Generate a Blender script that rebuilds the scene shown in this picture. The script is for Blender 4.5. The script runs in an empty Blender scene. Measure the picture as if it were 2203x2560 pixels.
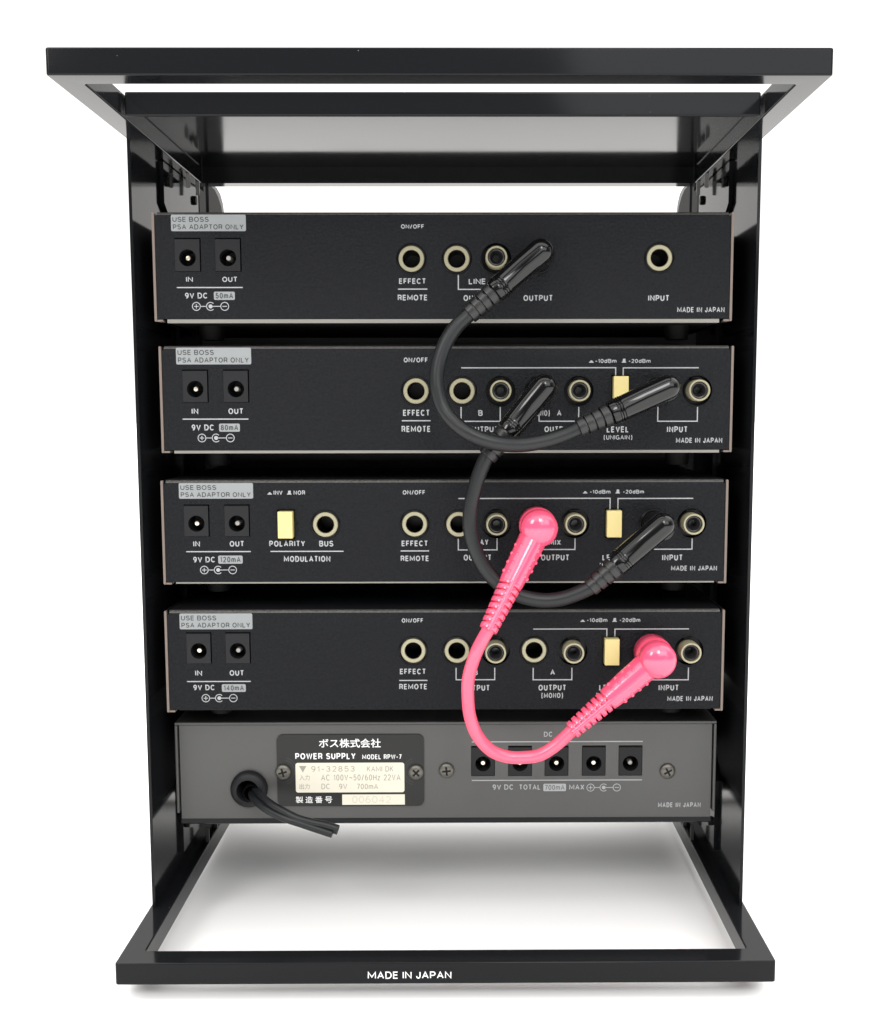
import bpy, bmesh, math, random
from mathutils import Vector, Matrix
random.seed(7)
S = 0.001                                   # everything below is written in millimetres
SC = bpy.context.scene
COL = SC.collection

# ------------------------------------------------------------------ camera
cam_d = bpy.data.cameras.new("camera"); cam = bpy.data.objects.new("camera", cam_d); COL.objects.link(cam)
SC.camera = cam
cam_d.sensor_fit = 'VERTICAL'; cam_d.sensor_height = 24.0; cam_d.sensor_width = 24.0
cam_d.lens = 2594.94 / 2560.0 * 24.0
cam_d.shift_x = (1101.5 - 1178.18) / 2560.0
cam_d.shift_y = (1280.58 - 1280.0) / 2560.0
cam_d.clip_start = 0.01; cam_d.clip_end = 60.0
_p, _y, _r = math.radians(-5.79), math.radians(0.32), math.radians(-0.08)
fw = Vector((math.sin(_y) * math.cos(_p), math.cos(_y) * math.cos(_p), math.sin(_p)))
rt = fw.cross(Vector((0, 0, 1))).normalized(); up = rt.cross(fw)
rt2 = rt * math.cos(_r) + up * math.sin(_r); up2 = -rt * math.sin(_r) + up * math.cos(_r)
M = Matrix((rt2, up2, -fw)).transposed().to_4x4(); M.translation = Vector((7.3, -399.47, 208.42)) * S
cam.matrix_world = M

# ------------------------------------------------------------------ world: white studio behind, a bright diffusing ceiling, a dim room behind the camera
wd = bpy.data.worlds.new("World"); SC.world = wd; wd.use_nodes = True
nt = wd.node_tree; nt.nodes.clear()
n_out = nt.nodes.new("ShaderNodeOutputWorld"); n_bg = nt.nodes.new("ShaderNodeBackground")
n_tc = nt.nodes.new("ShaderNodeTexCoord"); n_sep = nt.nodes.new("ShaderNodeSeparateXYZ")
nt.links.new(n_tc.outputs["Generated"], n_sep.inputs[0])
n_mr = nt.nodes.new("ShaderNodeMapRange"); n_mr.interpolation_type = 'SMOOTHSTEP'
n_mr.inputs["From Min"].default_value = -0.35; n_mr.inputs["From Max"].default_value = 0.25
n_mr.inputs["To Min"].default_value = 0.16; n_mr.inputs["To Max"].default_value = 1.8
nt.links.new(n_sep.outputs["Y"], n_mr.inputs["Value"])
n_bg.inputs["Color"].default_value = (1.0, 0.985, 0.96, 1)
n_m2 = nt.nodes.new("ShaderNodeMapRange"); n_m2.interpolation_type = 'SMOOTHSTEP'
n_m2.inputs["From Min"].default_value = 0.35; n_m2.inputs["From Max"].default_value = 0.75
n_m2.inputs["To Min"].default_value = 0.0; n_m2.inputs["To Max"].default_value = 3.2
nt.links.new(n_sep.outputs["Z"], n_m2.inputs["Value"])
n_ad = nt.nodes.new("ShaderNodeMath"); n_ad.operation = 'ADD'
nt.links.new(n_mr.outputs["Result"], n_ad.inputs[0]); nt.links.new(n_m2.outputs["Result"], n_ad.inputs[1])
nt.links.new(n_ad.outputs[0], n_bg.inputs["Strength"])
nt.links.new(n_bg.outputs[0], n_out.inputs[0])

# ------------------------------------------------------------------ lamps
def area(name, loc, target, sx, sy, power, col=(1, 1, 1)):
    d = bpy.data.lights.new(name, 'AREA'); d.shape = 'RECTANGLE'; d.size = sx; d.size_y = sy; d.energy = power; d.color = col
    o = bpy.data.objects.new(name, d); COL.objects.link(o); o.location = loc
    v = Vector(target) - Vector(loc); o.rotation_euler = v.to_track_quat('-Z', 'Y').to_euler()
    return o
area("softbox", (-0.58, -0.86, 0.76), (0, 0, 0.12), 0.28, 0.38, 5.5, (1, 0.98, 0.96))
area("softbox", (0.15, -0.95, 0.86), (0, 0, 0.12), 0.24, 0.34, 4.2, (1, 0.99, 0.98))
area("softbox", (0.50, -0.90, 0.62), (0.1, 0, 0.28), 0.8, 0.42, 4.0, (0.97, 0.985, 1))
SC.view_settings.view_transform = 'Standard'; SC.view_settings.look = 'None'
SC.view_settings.exposure = -0.42; SC.view_settings.gamma = 1.0
SC.render.engine = 'CYCLES'
SC.cycles.use_denoising = True
SC.cycles.max_bounces = 8
SC.cycles.sample_clamp_indirect = 6.0

# ------------------------------------------------------------------ materials
def mat(name, col, rough=0.5, metal=0.0, spec=0.5, bump=None, var=0.0, coat=0.0, rvar=0.0, specks=None, sss=0.0, vscale=55):
    m = bpy.data.materials.new(name); m.use_nodes = True
    t = m.node_tree; b = t.nodes["Principled BSDF"]
    b.inputs["Base Color"].default_value = (*col, 1); b.inputs["Roughness"].default_value = rough
    b.inputs["Metallic"].default_value = metal; b.inputs["Specular IOR Level"].default_value = spec
    b.inputs["Coat Weight"].default_value = coat
    if coat: b.inputs["Coat Roughness"].default_value = 0.12
    if sss:
        b.inputs["Subsurface Weight"].default_value = sss; b.inputs["Subsurface Radius"].default_value = (0.002, 0.0008, 0.0008)
        b.inputs["Subsurface Scale"].default_value = 1.0
    tc = t.nodes.new("ShaderNodeTexCoord")
    cur = None
    if var:
        n = t.nodes.new("ShaderNodeTexNoise"); n.inputs["Scale"].default_value = vscale; n.inputs["Detail"].default_value = 6
        t.links.new(tc.outputs["Object"], n.inputs["Vector"])
        mx = t.nodes.new("ShaderNodeMix"); mx.data_type = 'RGBA'
        mx.inputs[6].default_value = (*[c * (1 - var) for c in col], 1); mx.inputs[7].default_value = (*[min(1, c * (1 + var)) for c in col], 1)
        t.links.new(n.outputs["Fac"], mx.inputs[0]); cur = mx.outputs[2]
    if specks:
        scale, thr, scol = specks
        n = t.nodes.new("ShaderNodeTexNoise"); n.inputs["Scale"].default_value = scale; n.inputs["Detail"].default_value = 2
        t.links.new(tc.outputs["Object"], n.inputs["Vector"])
        r = t.nodes.new("ShaderNodeMapRange"); r.inputs["From Min"].default_value = thr; r.inputs["From Max"].default_value = thr + 0.03
        t.links.new(n.outputs["Fac"], r.inputs["Value"])
        mx = t.nodes.new("ShaderNodeMix"); mx.data_type = 'RGBA'
        mx.inputs[6].default_value = (*col, 1); mx.inputs[7].default_value = (*scol, 1)
        if cur: t.links.new(cur, mx.inputs[6])
        t.links.new(r.outputs["Result"], mx.inputs[0]); cur = mx.outputs[2]
    if cur: t.links.new(cur, b.inputs["Base Color"])
    if rvar:
        n = t.nodes.new("ShaderNodeTexNoise"); n.inputs["Scale"].default_value = 30; n.inputs["Detail"].default_value = 8
        t.links.new(tc.outputs["Object"], n.inputs["Vector"])
        r = t.nodes.new("ShaderNodeMapRange"); r.inputs["To Min"].default_value = max(0.02, rough - rvar); r.inputs["To Max"].default_value = rough + rvar
        r.inputs["From Min"].default_value = 0.3; r.inputs["From Max"].default_value = 0.7
        t.links.new(n.outputs["Fac"], r.inputs["Value"]); t.links.new(r.outputs["Result"], b.inputs["Roughness"])
    if bump:
        scale, strength, dist = bump
        n = t.nodes.new("ShaderNodeTexNoise"); n.inputs["Scale"].default_value = scale; n.inputs["Detail"].default_value = 3
        t.links.new(tc.outputs["Object"], n.inputs["Vector"])
        bp = t.nodes.new("ShaderNodeBump"); bp.inputs["Strength"].default_value = strength; bp.inputs["Distance"].default_value = dist
        t.links.new(n.outputs["Fac"], bp.inputs["Height"]); t.links.new(bp.outputs["Normal"], b.inputs["Normal"])
    return m
MAT = dict(
    floor=mat("white_sweep", (0.93, 0.93, 0.93), 0.9, spec=0.1),
    gloss=mat("black_enamel", (0.0085, 0.0090, 0.0102), 0.10, spec=0.14, rvar=0.015, specks=(700, 0.80, (0.35, 0.35, 0.34))),
    crinkle=mat("textured_black_paint", (0.0055, 0.0062, 0.0080), 0.46, spec=0.14, bump=(1000, 1.0, 0.0005), var=0.8, vscale=900, specks=(1100, 0.80, (0.10, 0.10, 0.10))),
    worn_highlight=mat("worn_highlight_edge", (0.045, 0.043, 0.040), 0.45, spec=0.5, bump=(1300, 0.9, 0.0004), var=0.7, vscale=1200),
    cover=mat("satin_black_cover", (0.010, 0.010, 0.012), 0.35, spec=0.4, bump=(1500, 0.2, 0.0002)),
    dark=mat("matt_black_inside", (0.006, 0.006, 0.006), 0.7, spec=0.2),
    greyp=mat("grey_satin_paint", (0.058, 0.058, 0.056), 0.42, spec=0.5, bump=(900, 0.15, 0.0002), var=0.06),
    edge=mat("raw_sheet_edge", (0.15, 0.118, 0.10), 0.5, metal=0.0, var=0.3),
    zinc=mat("zinc_plate", (0.19, 0.183, 0.165), 0.45, metal=0.0, var=0.12),
    print=mat("grey_print", (0.31, 0.32, 0.33), 0.6),
    white=mat("white_print", (0.80, 0.80, 0.80), 0.6),
    tag=mat("grey_label_print", (0.22, 0.235, 0.24), 0.55, var=0.05),
    tagtext=mat("dark_print", (0.030, 0.031, 0.033), 0.6),
    cream=mat("cream_label", (0.64, 0.61, 0.51), 0.5, var=0.03),
    creamtext=mat("pale_engraving", (0.27, 0.26, 0.225), 0.6),
    faint=mat("faded_serial_stamp", (0.53, 0.505, 0.425), 0.6),
    plate=mat("charcoal_nameplate", (0.012, 0.012, 0.012), 0.38, spec=0.3),
    bakelite=mat("black_plastic", (0.0022, 0.0022, 0.0024), 0.30, spec=0.2, bump=(700, 0.1, 0.0002)),
    dcbody=mat("charcoal_plastic", (0.010, 0.0105, 0.0120), 0.48, spec=0.22, bump=(700, 0.1, 0.0002)),
    ring=mat("cream_plated_ring", (0.30, 0.28, 0.185), 0.32, metal=0.25, spec=0.5, var=0.12),
    insul=mat("grey_insulator", (0.016, 0.016, 0.017), 0.3),
    brass=mat("nickel_pin", (0.78, 0.72, 0.58), 0.3, metal=1.0),
    brass2=mat("dull_pin", (0.30, 0.29, 0.27), 0.5, metal=0.6),
    button=mat("yellow_plastic", (0.60, 0.505, 0.215), 0.4, var=0.03),
    rubber=mat("black_rubber", (0.004, 0.004, 0.004), 0.6, spec=0.12),
    cable=mat("black_pvc_cable", (0.0078, 0.0088, 0.0100), 0.40, spec=0.35, bump=(500, 0.08, 0.0003), var=0.1),
    plug=mat("black_moulded_plug", (0.004, 0.004, 0.0045), 0.11, spec=0.42, bump=(160, 0.03, 0.0004)),
    boot=mat("black_strain_relief", (0.008, 0.0084, 0.009), 0.38, bump=(420, 0.15, 0.0004)),
    pink=mat("pink_pvc", (0.86, 0.085, 0.175), 0.15, spec=0.8, sss=0.05, bump=(300, 0.03, 0.0004)),
    pinkcable=mat("pink_pvc_cable", (0.87, 0.10, 0.18), 0.26, spec=0.6, sss=0.05, bump=(300, 0.03, 0.0004)),
    screw=mat("dark_zinc_screw", (0.13, 0.125, 0.11), 0.42, metal=0.8, var=0.25),
    teal=mat("teal_print", (0.02, 0.09, 0.11), 0.5),
    tip=mat("nickel_shaft", (0.6, 0.6, 0.58), 0.25, metal=1.0),
    trim=mat("pale_folded_edge", (0.30, 0.30, 0.29), 0.4, var=0.1),
)

# ------------------------------------------------------------------ object helpers
def obj(name, bm, m, parent=None, loc=None, smooth=35, mesh=None, wn=False):
    """one mesh object; bm in millimetres"""
    if mesh is None:
        for v in bm.verts: v.co *= S
        bmesh.ops.remove_doubles(bm, verts=bm.verts, dist=1e-7)
        bmesh.ops.recalc_face_normals(bm, faces=bm.faces)
        for f in bm.faces: f.smooth = True
        for e in bm.edges:
            if len(e.link_faces) == 2 and e.calc_face_angle(0) > math.radians(smooth): e.smooth = False
        mesh = bpy.data.meshes.new(name); bm.to_mesh(mesh); bm.free()
        for mm in (m if isinstance(m, (list, tuple)) else [m]): mesh.materials.append(MAT[mm])
    o = bpy.data.objects.new(name, mesh); COL.objects.link(o)
    if loc is not None: o.location = Vector(loc) * S
    if parent is not None: o.parent = parent
    if wn: w = o.modifiers.new('weighted_normals', 'WEIGHTED_NORMAL'); w.keep_sharp = True; w.weight = 90
    return o
def thing(name, label, cat, loc=(0, 0, 0), group=None):
    o = bpy.data.objects.new(name, None); COL.objects.link(o); o.empty_display_size = 0.02
    o.location = Vector(loc) * S; o['label'] = label; o['category'] = cat
    if group: o['group'] = group
    return o
def copy_part(o, parent, loc):
    """a copy of a part and its sub-parts (shared mesh data)"""
    c = o.copy(); COL.objects.link(c); c.parent = parent; c.location = Vector(loc) * S
    for ch in list(o.children):
        k = ch.copy(); COL.objects.link(k); k.parent = c
    return c

def box(bm, x0, x1, y0, y1, z0, z1, bev=0.0, seg=2, mi=0):
    vs = [bm.verts.new((x, y, z)) for x in (x0, x1) for y in (y0, y1) for z in (z0, z1)]
    fs = [(0, 1, 3, 2), (4, 6, 7, 5), (0, 4, 5, 1), (2, 3, 7, 6), (0, 2, 6, 4), (1, 5, 7, 3)]
    faces = [bm.faces.new([vs[i] for i in f]) for f in fs]
    for f in faces: f.material_index = mi
    if bev:
        es = list({e for f in faces for e in f.edges})
        r = bmesh.ops.bevel(bm, geom=es, offset=bev, segments=seg, profile=0.5, affect='EDGES')
        for f in r['faces']: f.material_index = mi
def lathe(bm, prof, seg=48, cx=0, cz=0, mi=0, close=False):
    """profile of (radius, y) turned about the y axis through (cx, cz)"""
    rings = []
    for r, y in prof:
        if r < 1e-6: rings.append([bm.verts.new((cx, y, cz))])
        else: rings.append([bm.verts.new((cx + r * math.cos(2 * math.pi * i / seg), y, cz + r * math.sin(2 * math.pi * i / seg))) for i in range(seg)])
    if close: rings.append(rings[0])
    for a, b in zip(rings, rings[1:]):
        for i in range(seg):
            j = (i + 1) % seg
            if len(a) == 1 and len(b) == 1: continue
            if len(a) == 1: f = bm.faces.new((a[0], b[i], b[j]))
            elif len(b) == 1: f = bm.faces.new((a[i], b[0], a[j]))
            else: f = bm.faces.new((a[i], b[i], b[j], a[j]))
            f.material_index = mi
def frames(pts):
    """parallel-transport frames along a polyline"""
    T = []
    for i in range(len(pts)):
        a = pts[max(0, i - 1)]; b = pts[min(len(pts) - 1, i + 1)]; T.append((b - a).normalized())
    n = Vector((0, -1, 0)); n = (n - T[0] * n.dot(T[0])).normalized(); out = []
    for t in T:
        n = (n - t * n.dot(t)).normalized(); out.append((t, n, t.cross(n)))
    return out
def tube(bm, pts, radii, seg=24, caps=True, flat=1.0):
    pts = [Vector(p) for p in pts]
    if not isinstance(radii, (list, tuple)): radii = [radii] * len(pts)
    fr = frames(pts); rings = []
    for p, r, (t, n, b) in zip(pts, radii, fr):
        rings.append([bm.verts.new(p + (n * math.cos(2 * math.pi * i / seg) * flat + b * math.sin(2 * math.pi * i / seg)) * r) for i in range(seg)])
    for a, b in zip(rings, rings[1:]):
        for i in range(seg):
            j = (i + 1) % seg; bm.faces.new((a[i], b[i], b[j], a[j]))
    if caps:
        bm.faces.new(rings[0][::-1]); bm.faces.new(rings[-1])
def spline(ctrl, n=14):
    c = [Vector(p) for p in ctrl]; c = [c[0] * 2 - c[1]] + c + [c[-1] * 2 - c[-2]]; out = []
    for i in range(1, len(c) - 2):
        p0, p1, p2, p3 = c[i - 1:i + 3]
        for k in range(n):
            t = k / n
            out.append(0.5 * ((2 * p1) + (p2 - p0) * t + (2 * p0 - 5 * p1 + 4 * p2 - p3) * t * t + (3 * p1 - p0 - 3 * p2 + p3) * t ** 3))
    out.append(c[-2]); return out
def curve_mesh(splines, half=0.0):
    """2D filled curve; the first outline is the plate, the others are holes in it"""
    cu = bpy.data.curves.new("outline", 'CURVE'); cu.dimensions = '2D'; cu.fill_mode = 'BOTH'; cu.extrude = half; cu.resolution_u = 1
    for pts in splines:
        s = cu.splines.new('POLY'); s.points.add(len(pts) - 1); s.use_cyclic_u = True
        for p, q in zip(s.points, pts): p.co = (q[0], q[1], 0, 1)
    o = bpy.data.objects.new("outline", cu); COL.objects.link(o)
    me = bpy.data.meshes.new_from_object(o.evaluated_get(bpy.context.evaluated_depsgraph_get()))
    bpy.data.objects.remove(o); bpy.data.curves.remove(cu); return me
def add_mesh(bm, me, fn, mi=0):
    vs = [bm.verts.new(fn(v.co)) for v in me.vertices]
    for p in me.polygons:
        try: f = bm.faces.new([vs[i] for i in p.vertices]); f.material_index = mi
        except ValueError: pass
    bpy.data.meshes.remove(me)
def circ(cx, cz, r, n=48): return [(cx + r * math.cos(2 * math.pi * i / n), cz + r * math.sin(2 * math.pi * i / n)) for i in range(n)]
def rect(x0, x1, z0, z1): return [(x0, z0), (x1, z0), (x1, z1), (x0, z1)]
def rrect(x0, x1, z0, z1, r, n=6):
    pts = []
    for cx, cz, a in ((x1 - r, z0 + r, -90), (x1 - r, z1 - r, 0), (x0 + r, z1 - r, 90), (x0 + r, z0 + r, 180)):
        pts += [(cx + r * math.cos(math.radians(a + 90 * k / n)), cz + r * math.sin(math.radians(a + 90 * k / n))) for k in range(n + 1)]
    return pts
def panel(bm, splines, y0, y1, mi=0):
    """a flat sheet in the xz plane from depth y0 (facing the camera) to y1"""
    h = (y1 - y0) / 2; m = (y0 + y1) / 2
    add_mesh(bm, curve_mesh(splines, h), lambda c: (c.x, m - c.z, c.y), mi)

# ------------------------------------------------------------------ lettering
def font_text(bm, s, x0, x1, z0, z1, y, weight=0.012, flip=False, plane='xz', zz=0, mi=0):
    cu = bpy.data.curves.new("t", 'FONT'); cu.body = s; cu.size = 1.0; cu.offset = weight; cu.resolution_u = 3; cu.fill_mode = 'FRONT'
    o = bpy.data.objects.new("t", cu); COL.objects.link(o)
    me = bpy.data.meshes.new_from_object(o.evaluated_get(bpy.context.evaluated_depsgraph_get()))
    bpy.data.objects.remove(o); bpy.data.curves.remove(cu)
    if not me.vertices: bpy.data.meshes.remove(me); return
    xs = [v.co.x for v in me.vertices]; ys = [v.co.y for v in me.vertices]
    a, b, c, d = min(xs), max(xs), min(ys), max(ys)
    if flip: fx = lambda u: x1 - (u - a) / (b - a) * (x1 - x0)
    else: fx = lambda u: x0 + (u - a) / (b - a) * (x1 - x0)
    fz = lambda v: z0 + (v - c) / (d - c) * (z1 - z0)
    if plane == 'xz': add_mesh(bm, me, lambda q: (fx(q.x), y, fz(q.y)), mi)
    else: add_mesh(bm, me, lambda q: (fx(q.x), z1 - (fz(q.y) - z0), zz), mi)       # lies on a top cover, read from the far side
# a plain grotesque drawn as strokes: every glyph is (width, strokes) in a box one unit high
def _a(cx, cy, rx, ry, a0, a1, n=10): return [(cx + rx * math.cos(math.radians(a0 + (a1 - a0) * k / n)), cy + ry * math.sin(math.radians(a0 + (a1 - a0) * k / n))) for k in range(n + 1)]
_O = _a(.5, .5, .5, .5, 90, 450, 28)
GLYPH = {
 'A': (.78, [[(0, 0), (.5, 1), (1, 0)], [(.2, .33), (.8, .33)]]),
 'B': (.66, [[(0, 0), (0, 1), (.62, 1)] + _a(.62, .76, .32, .24, 90, -90) + [(0, .52)], [(.6, .52)] + _a(.64, .26, .36, .26, 90, -90) + [(0, 0)]]),
 'C': (.74, [_a(.5, .5, .5, .5, 42, 318, 24)]),
 'D': (.72, [[(0, 0), (0, 1), (.45, 1)] + _a(.45, .5, .55, .5, 90, -90, 18) + [(0, 0), (0, .1)]]),
 'E': (.56, [[(1, 0), (0, 0), (0, 1), (1, 1)], [(0, .52), (.92, .52)]]),
 'F': (.54, [[(0, 0), (0, 1), (1, 1)], [(0, .5), (.88, .5)]]),
 'G': (.78, [_a(.5, .5, .5, .5, 42, 360, 26) + [(1, .48), (.58, .48)], [(1, .48), (1, 0)]]),
 'H': (.66, [[(0, 0), (0, 1)], [(1, 0), (1, 1)], [(0, .52), (1, .52)]]),
 'I': (.0, [[(0, 0), (0, 1)]]),
 'J': (.46, [[(1, 1), (1, .35)] + _a(.5, .33, .5, .33, 0, -180, 12)]),
 'K': (.68, [[(0, 0), (0, 1)], [(.95, 1), (.05, .4)], [(.35, .62), (1, 0)]]),
 'L': (.52, [[(0, 1), (0, 0), (1, 0)]]),
 'M': (.98, [[(0, 0), (0, 1), (.5, .2), (1, 1), (1, 0)]]),
 'N': (.74, [[(0, 0), (0, 1), (1, 0), (1, 1)]]),
 'O': (.80, [_O]),
 'P': (.62, [[(0, 0), (0, 1), (.6, 1)] + _a(.6, .72, .4, .28, 90, -90, 12) + [(0, .44)]]),
 'R': (.66, [[(0, 0), (0, 1), (.6, 1)] + _a(.6, .73, .37, .27, 90, -90, 12) + [(0, .46)], [(.55, .46), (.85, .38), (.92, .1), (1, 0)]]),
 'S': (.64, [_a(.5, .755, .46, .245, 25, 270, 14)[:-1] + _a(.5, .26, .5, .26, 88, -160, 16)]),
 'T': (.62, [[(.5, 0), (.5, 1)], [(0, 1), (1, 1)]]),
 'U': (.66, [[(0, 1), (0, .38)] + _a(.5, .38, .5, .38, 180, 360, 14) + [(1, 1)]]),
 'V': (.72, [[(0, 1), (.5, 0), (1, 1)]]),
 'W': (1.08, [[(0, 1), (.24, 0), (.5, .95), (.76, 0), (1, 1)]]),
 'X': (.68, [[(0, 0), (1, 1)], [(0, 1), (1, 0)]]),
 'Y': (.70, [[(0, 1), (.5, .45), (1, 1)], [(.5, .45), (.5, 0)]]),
 'Z': (.62, [[(0, 1), (1, 1), (0, 0), (1, 0)]]),
 '0': (.56, [_O]),
 '1': (.24, [[(0, .74), (.9, 1), (.9, 0)]]),
 '2': (.56, [_a(.5, .72, .47, .28, 165, -30, 14) + [(0, 0), (1, 0)]]),
 '3': (.56, [_a(.48, .75, .44, .25, 155, -85, 14) + _a(.48, .26, .5, .26, 85, -160, 16)]),
 '4': (.60, [[(.75, 0), (.75, 1), (0, .28), (1, .28)]]),
 '5': (.56, [[(.9, 1), (.15, 1), (.05, .5)] + _a(.48, .32, .5, .32, 130, -155, 18)]),
 '6': (.56, [_a(.5, .31, .48, .31, 90, 450, 20), _a(.6, .36, .58, .64, 75, 185, 12)]),
 '7': (.54, [[(0, 1), (1, 1), (.35, 0)]]),
 '8': (.56, [_a(.5, .755, .42, .245, -90, 270, 18), _a(.5, .255, .5, .255, -90, 270, 18)]),
 '9': (.56, [_a(.5, .69, .48, .31, 90, 450, 20), _a(.4, .64, .58, .64, 255, 365, 12)]),
 '/': (.40, [[(0, -.05), (1, 1.05)]]),
 '-': (.36, [[(0, .42), (1, .42)]]),
 '~': (.62, [[(0, .42), (.22, .56), (.5, .47), (.78, .38), (1, .52)]]),
 '(': (.26, [_a(1.1, .45, 1.1, .75, 118, 242, 10)]),
 ')': (.26, [_a(-.1, .45, 1.1, .75, 62, -62, 10)]),
 'm': (.86, [[(0, 0), (0, .72)], [(0, .45)] + _a(.25, .46, .25, .26, 180, 0, 10) + [(.5, 0)], [(.5, .45)] + _a(.75, .46, .25, .26, 180, 0, 10) + [(1, 0)]]),
 'd': (.54, [_a(.5, .35, .5, .35, 0, 360, 20), [(1, 0), (1, 1)]]),
 'z': (.44, [[(0, .7), (1, .7), (0, 0), (1, 0)]]),
}
def ribbon(bm, pts, w, y, mi):
    P = [Vector(p) for p in pts]; Q = [P[0]]
    for p in P[1:]:
        if (p - Q[-1]).length > 1e-5: Q.append(p)
    if len(Q) < 2: return
    closed = (Q[0] - Q[-1]).length < 1e-4
    if closed: Q = Q[:-1]
    n = len(Q); L_, R_ = [], []
    for i in range(n):
        a = Q[i - 1] if (i or closed) else None; b = Q[(i + 1) % n] if (i < n - 1 or closed) else None
        d0 = (Q[i] - a).normalized() if a is not None else None; d1 = (b - Q[i]).normalized() if b is not None else None
        d0 = d0 or d1; d1 = d1 or d0
        n0 = Vector((-d0.y, d0.x)); n1 = Vector((-d1.y, d1.x)); m = n0 + n1
        m = n0 if m.length < .2 else m.normalized()
        k = min(1.7, 1 / max(.3, m.dot(n0))) * w / 2; c = Q[i].copy()
        L_.append(c + m * k); R_.append(c - m * k)
    lv = [bm.verts.new((p.x, y, p.y)) for p in L_]; rv = [bm.verts.new((p.x, y, p.y)) for p in R_]
    for i in range(n if closed else n - 1):
        j = (i + 1) % n; bm.faces.new((lv[i], lv[j], rv[j], rv[i])).material_index = mi
def fit_text(bm, s, x0, x1, z0, z1, y, weight=1.0, mi=0, stroke=None):
    """one line of lettering between x0 and x1, capitals from z0 to z1"""
    h = z1 - z0; t = stroke or h * .165 * weight; hh = h - t
    units = 0; n = 0; sp = 0
    for ch in s:
        if ch == ' ': sp += 1
        else: units += GLYPH[ch][0]; n += 1
    gap = h * .16; ink = n * t + (n - 1) * gap + sp * h * .42
    kx = (x1 - x0 - ink) / units if units else hh
    f = 1.0
    if kx < hh * .62: f = max(.3, (x1 - x0 - n * t - units * hh * .62) / max(1e-6, ink - n * t)); kx = (x1 - x0 - n * t - f * (ink - n * t)) / units
    if kx > hh * 1.45:
        kx = hh * 1.25; f = (x1 - x0 - n * t - units * kx) / max(1e-6, ink - n * t)
    x = x0; k = 0
    for ch in s:
        if ch == ' ': x += h * .42 * f; continue
        w_, st = GLYPH[ch]
        for q in st:
            ribbon(bm, [(x + t / 2 + a * w_ * kx, z0 + t / 2 + b * hh) for a, b in q], t, y - .0015 * (k % 5), mi); k += 1
        x += w_ * kx + t + gap * f
PM = [1]                                     # material slot that printing goes to
def quad(bm, x0, x1, z0, z1, y): bm.faces.new([bm.verts.new(p) for p in ((x0, y, z0), (x1, y, z0), (x1, y, z1), (x0, y, z1))]).material_index = PM[0]
def poly(bm, pts, y): bm.faces.new([bm.verts.new((a, y, b)) for a, b in pts]).material_index = PM[0]
def hline(bm, x0, x1, z, y, w=0.42): quad(bm, x0, x1, z - w / 2, z + w / 2, y)
def vline(bm, x, z0, z1, y, w=0.42): quad(bm, x - w / 2, x + w / 2, z0, z1, y)
def arc(bm, cx, cz, r, w, a0, a1, y, n=32):
    P = lambda rr, t: bm.verts.new((cx + rr * math.cos(t), y, cz + rr * math.sin(t)))
    for k in range(n):
        t0 = math.radians(a0 + (a1 - a0) * k / n); t1 = math.radians(a0 + (a1 - a0) * (k + 1) / n)
        bm.faces.new((P(r - w / 2, t0), P(r + w / 2, t0), P(r + w / 2, t1), P(r - w / 2, t1))).material_index = PM[0]
def polarity(bm, c1, c2, c3, z, y, r=1.5, w=0.3):
    arc(bm, c1, z, r, w, 0, 360, y); hline(bm, c1 - .85, c1 + .85, z, y, .3); quad(bm, c1 - .15, c1 + .15, z - .85, z - .15, y); quad(bm, c1 - .15, c1 + .15, z + .15, z + .85, y)
    arc(bm, c2, z, r, w, 42, 318, y); arc(bm, c2, z, .38, .76, 0, 360, y)
    arc(bm, c3, z, r, w, 0, 360, y); hline(bm, c3 - .85, c3 + .85, z, y, .3)
    hline(bm, c1 + r + .1, c2 - r - .1, z, y, .3); hline(bm, c2 + .8, c3 - r - .1, z, y, .3)
def switch_icon(bm, x, z, out, y):
    quad(bm, x, x + 1.7, z, z + .35, y)
    if out: poly(bm, [(x + .3, z + .35), (x + 1.4, z + .35), (x + 1.4, z + 1.5), (x + .45, z + 1.5)], y)
    else: poly(bm, [(x + .35, z + .35), (x + 1.4, z + .35), (x + 1.2, z + .85), (x + .55, z + .85)], y)

# ================================================================== THE SETTING
FLOOR = -4.0
bm = bmesh.new(); bm.faces.new([bm.verts.new(v) for v in ((-9000, -6000, FLOOR), (9000, -6000, FLOOR), (9000, 14000, FLOOR), (-9000, 14000, FLOOR))])
fl = obj("floor", bm, "floor"); fl['kind'] = 'structure'; fl['label'] = 'seamless white studio floor under the black rack'

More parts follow.
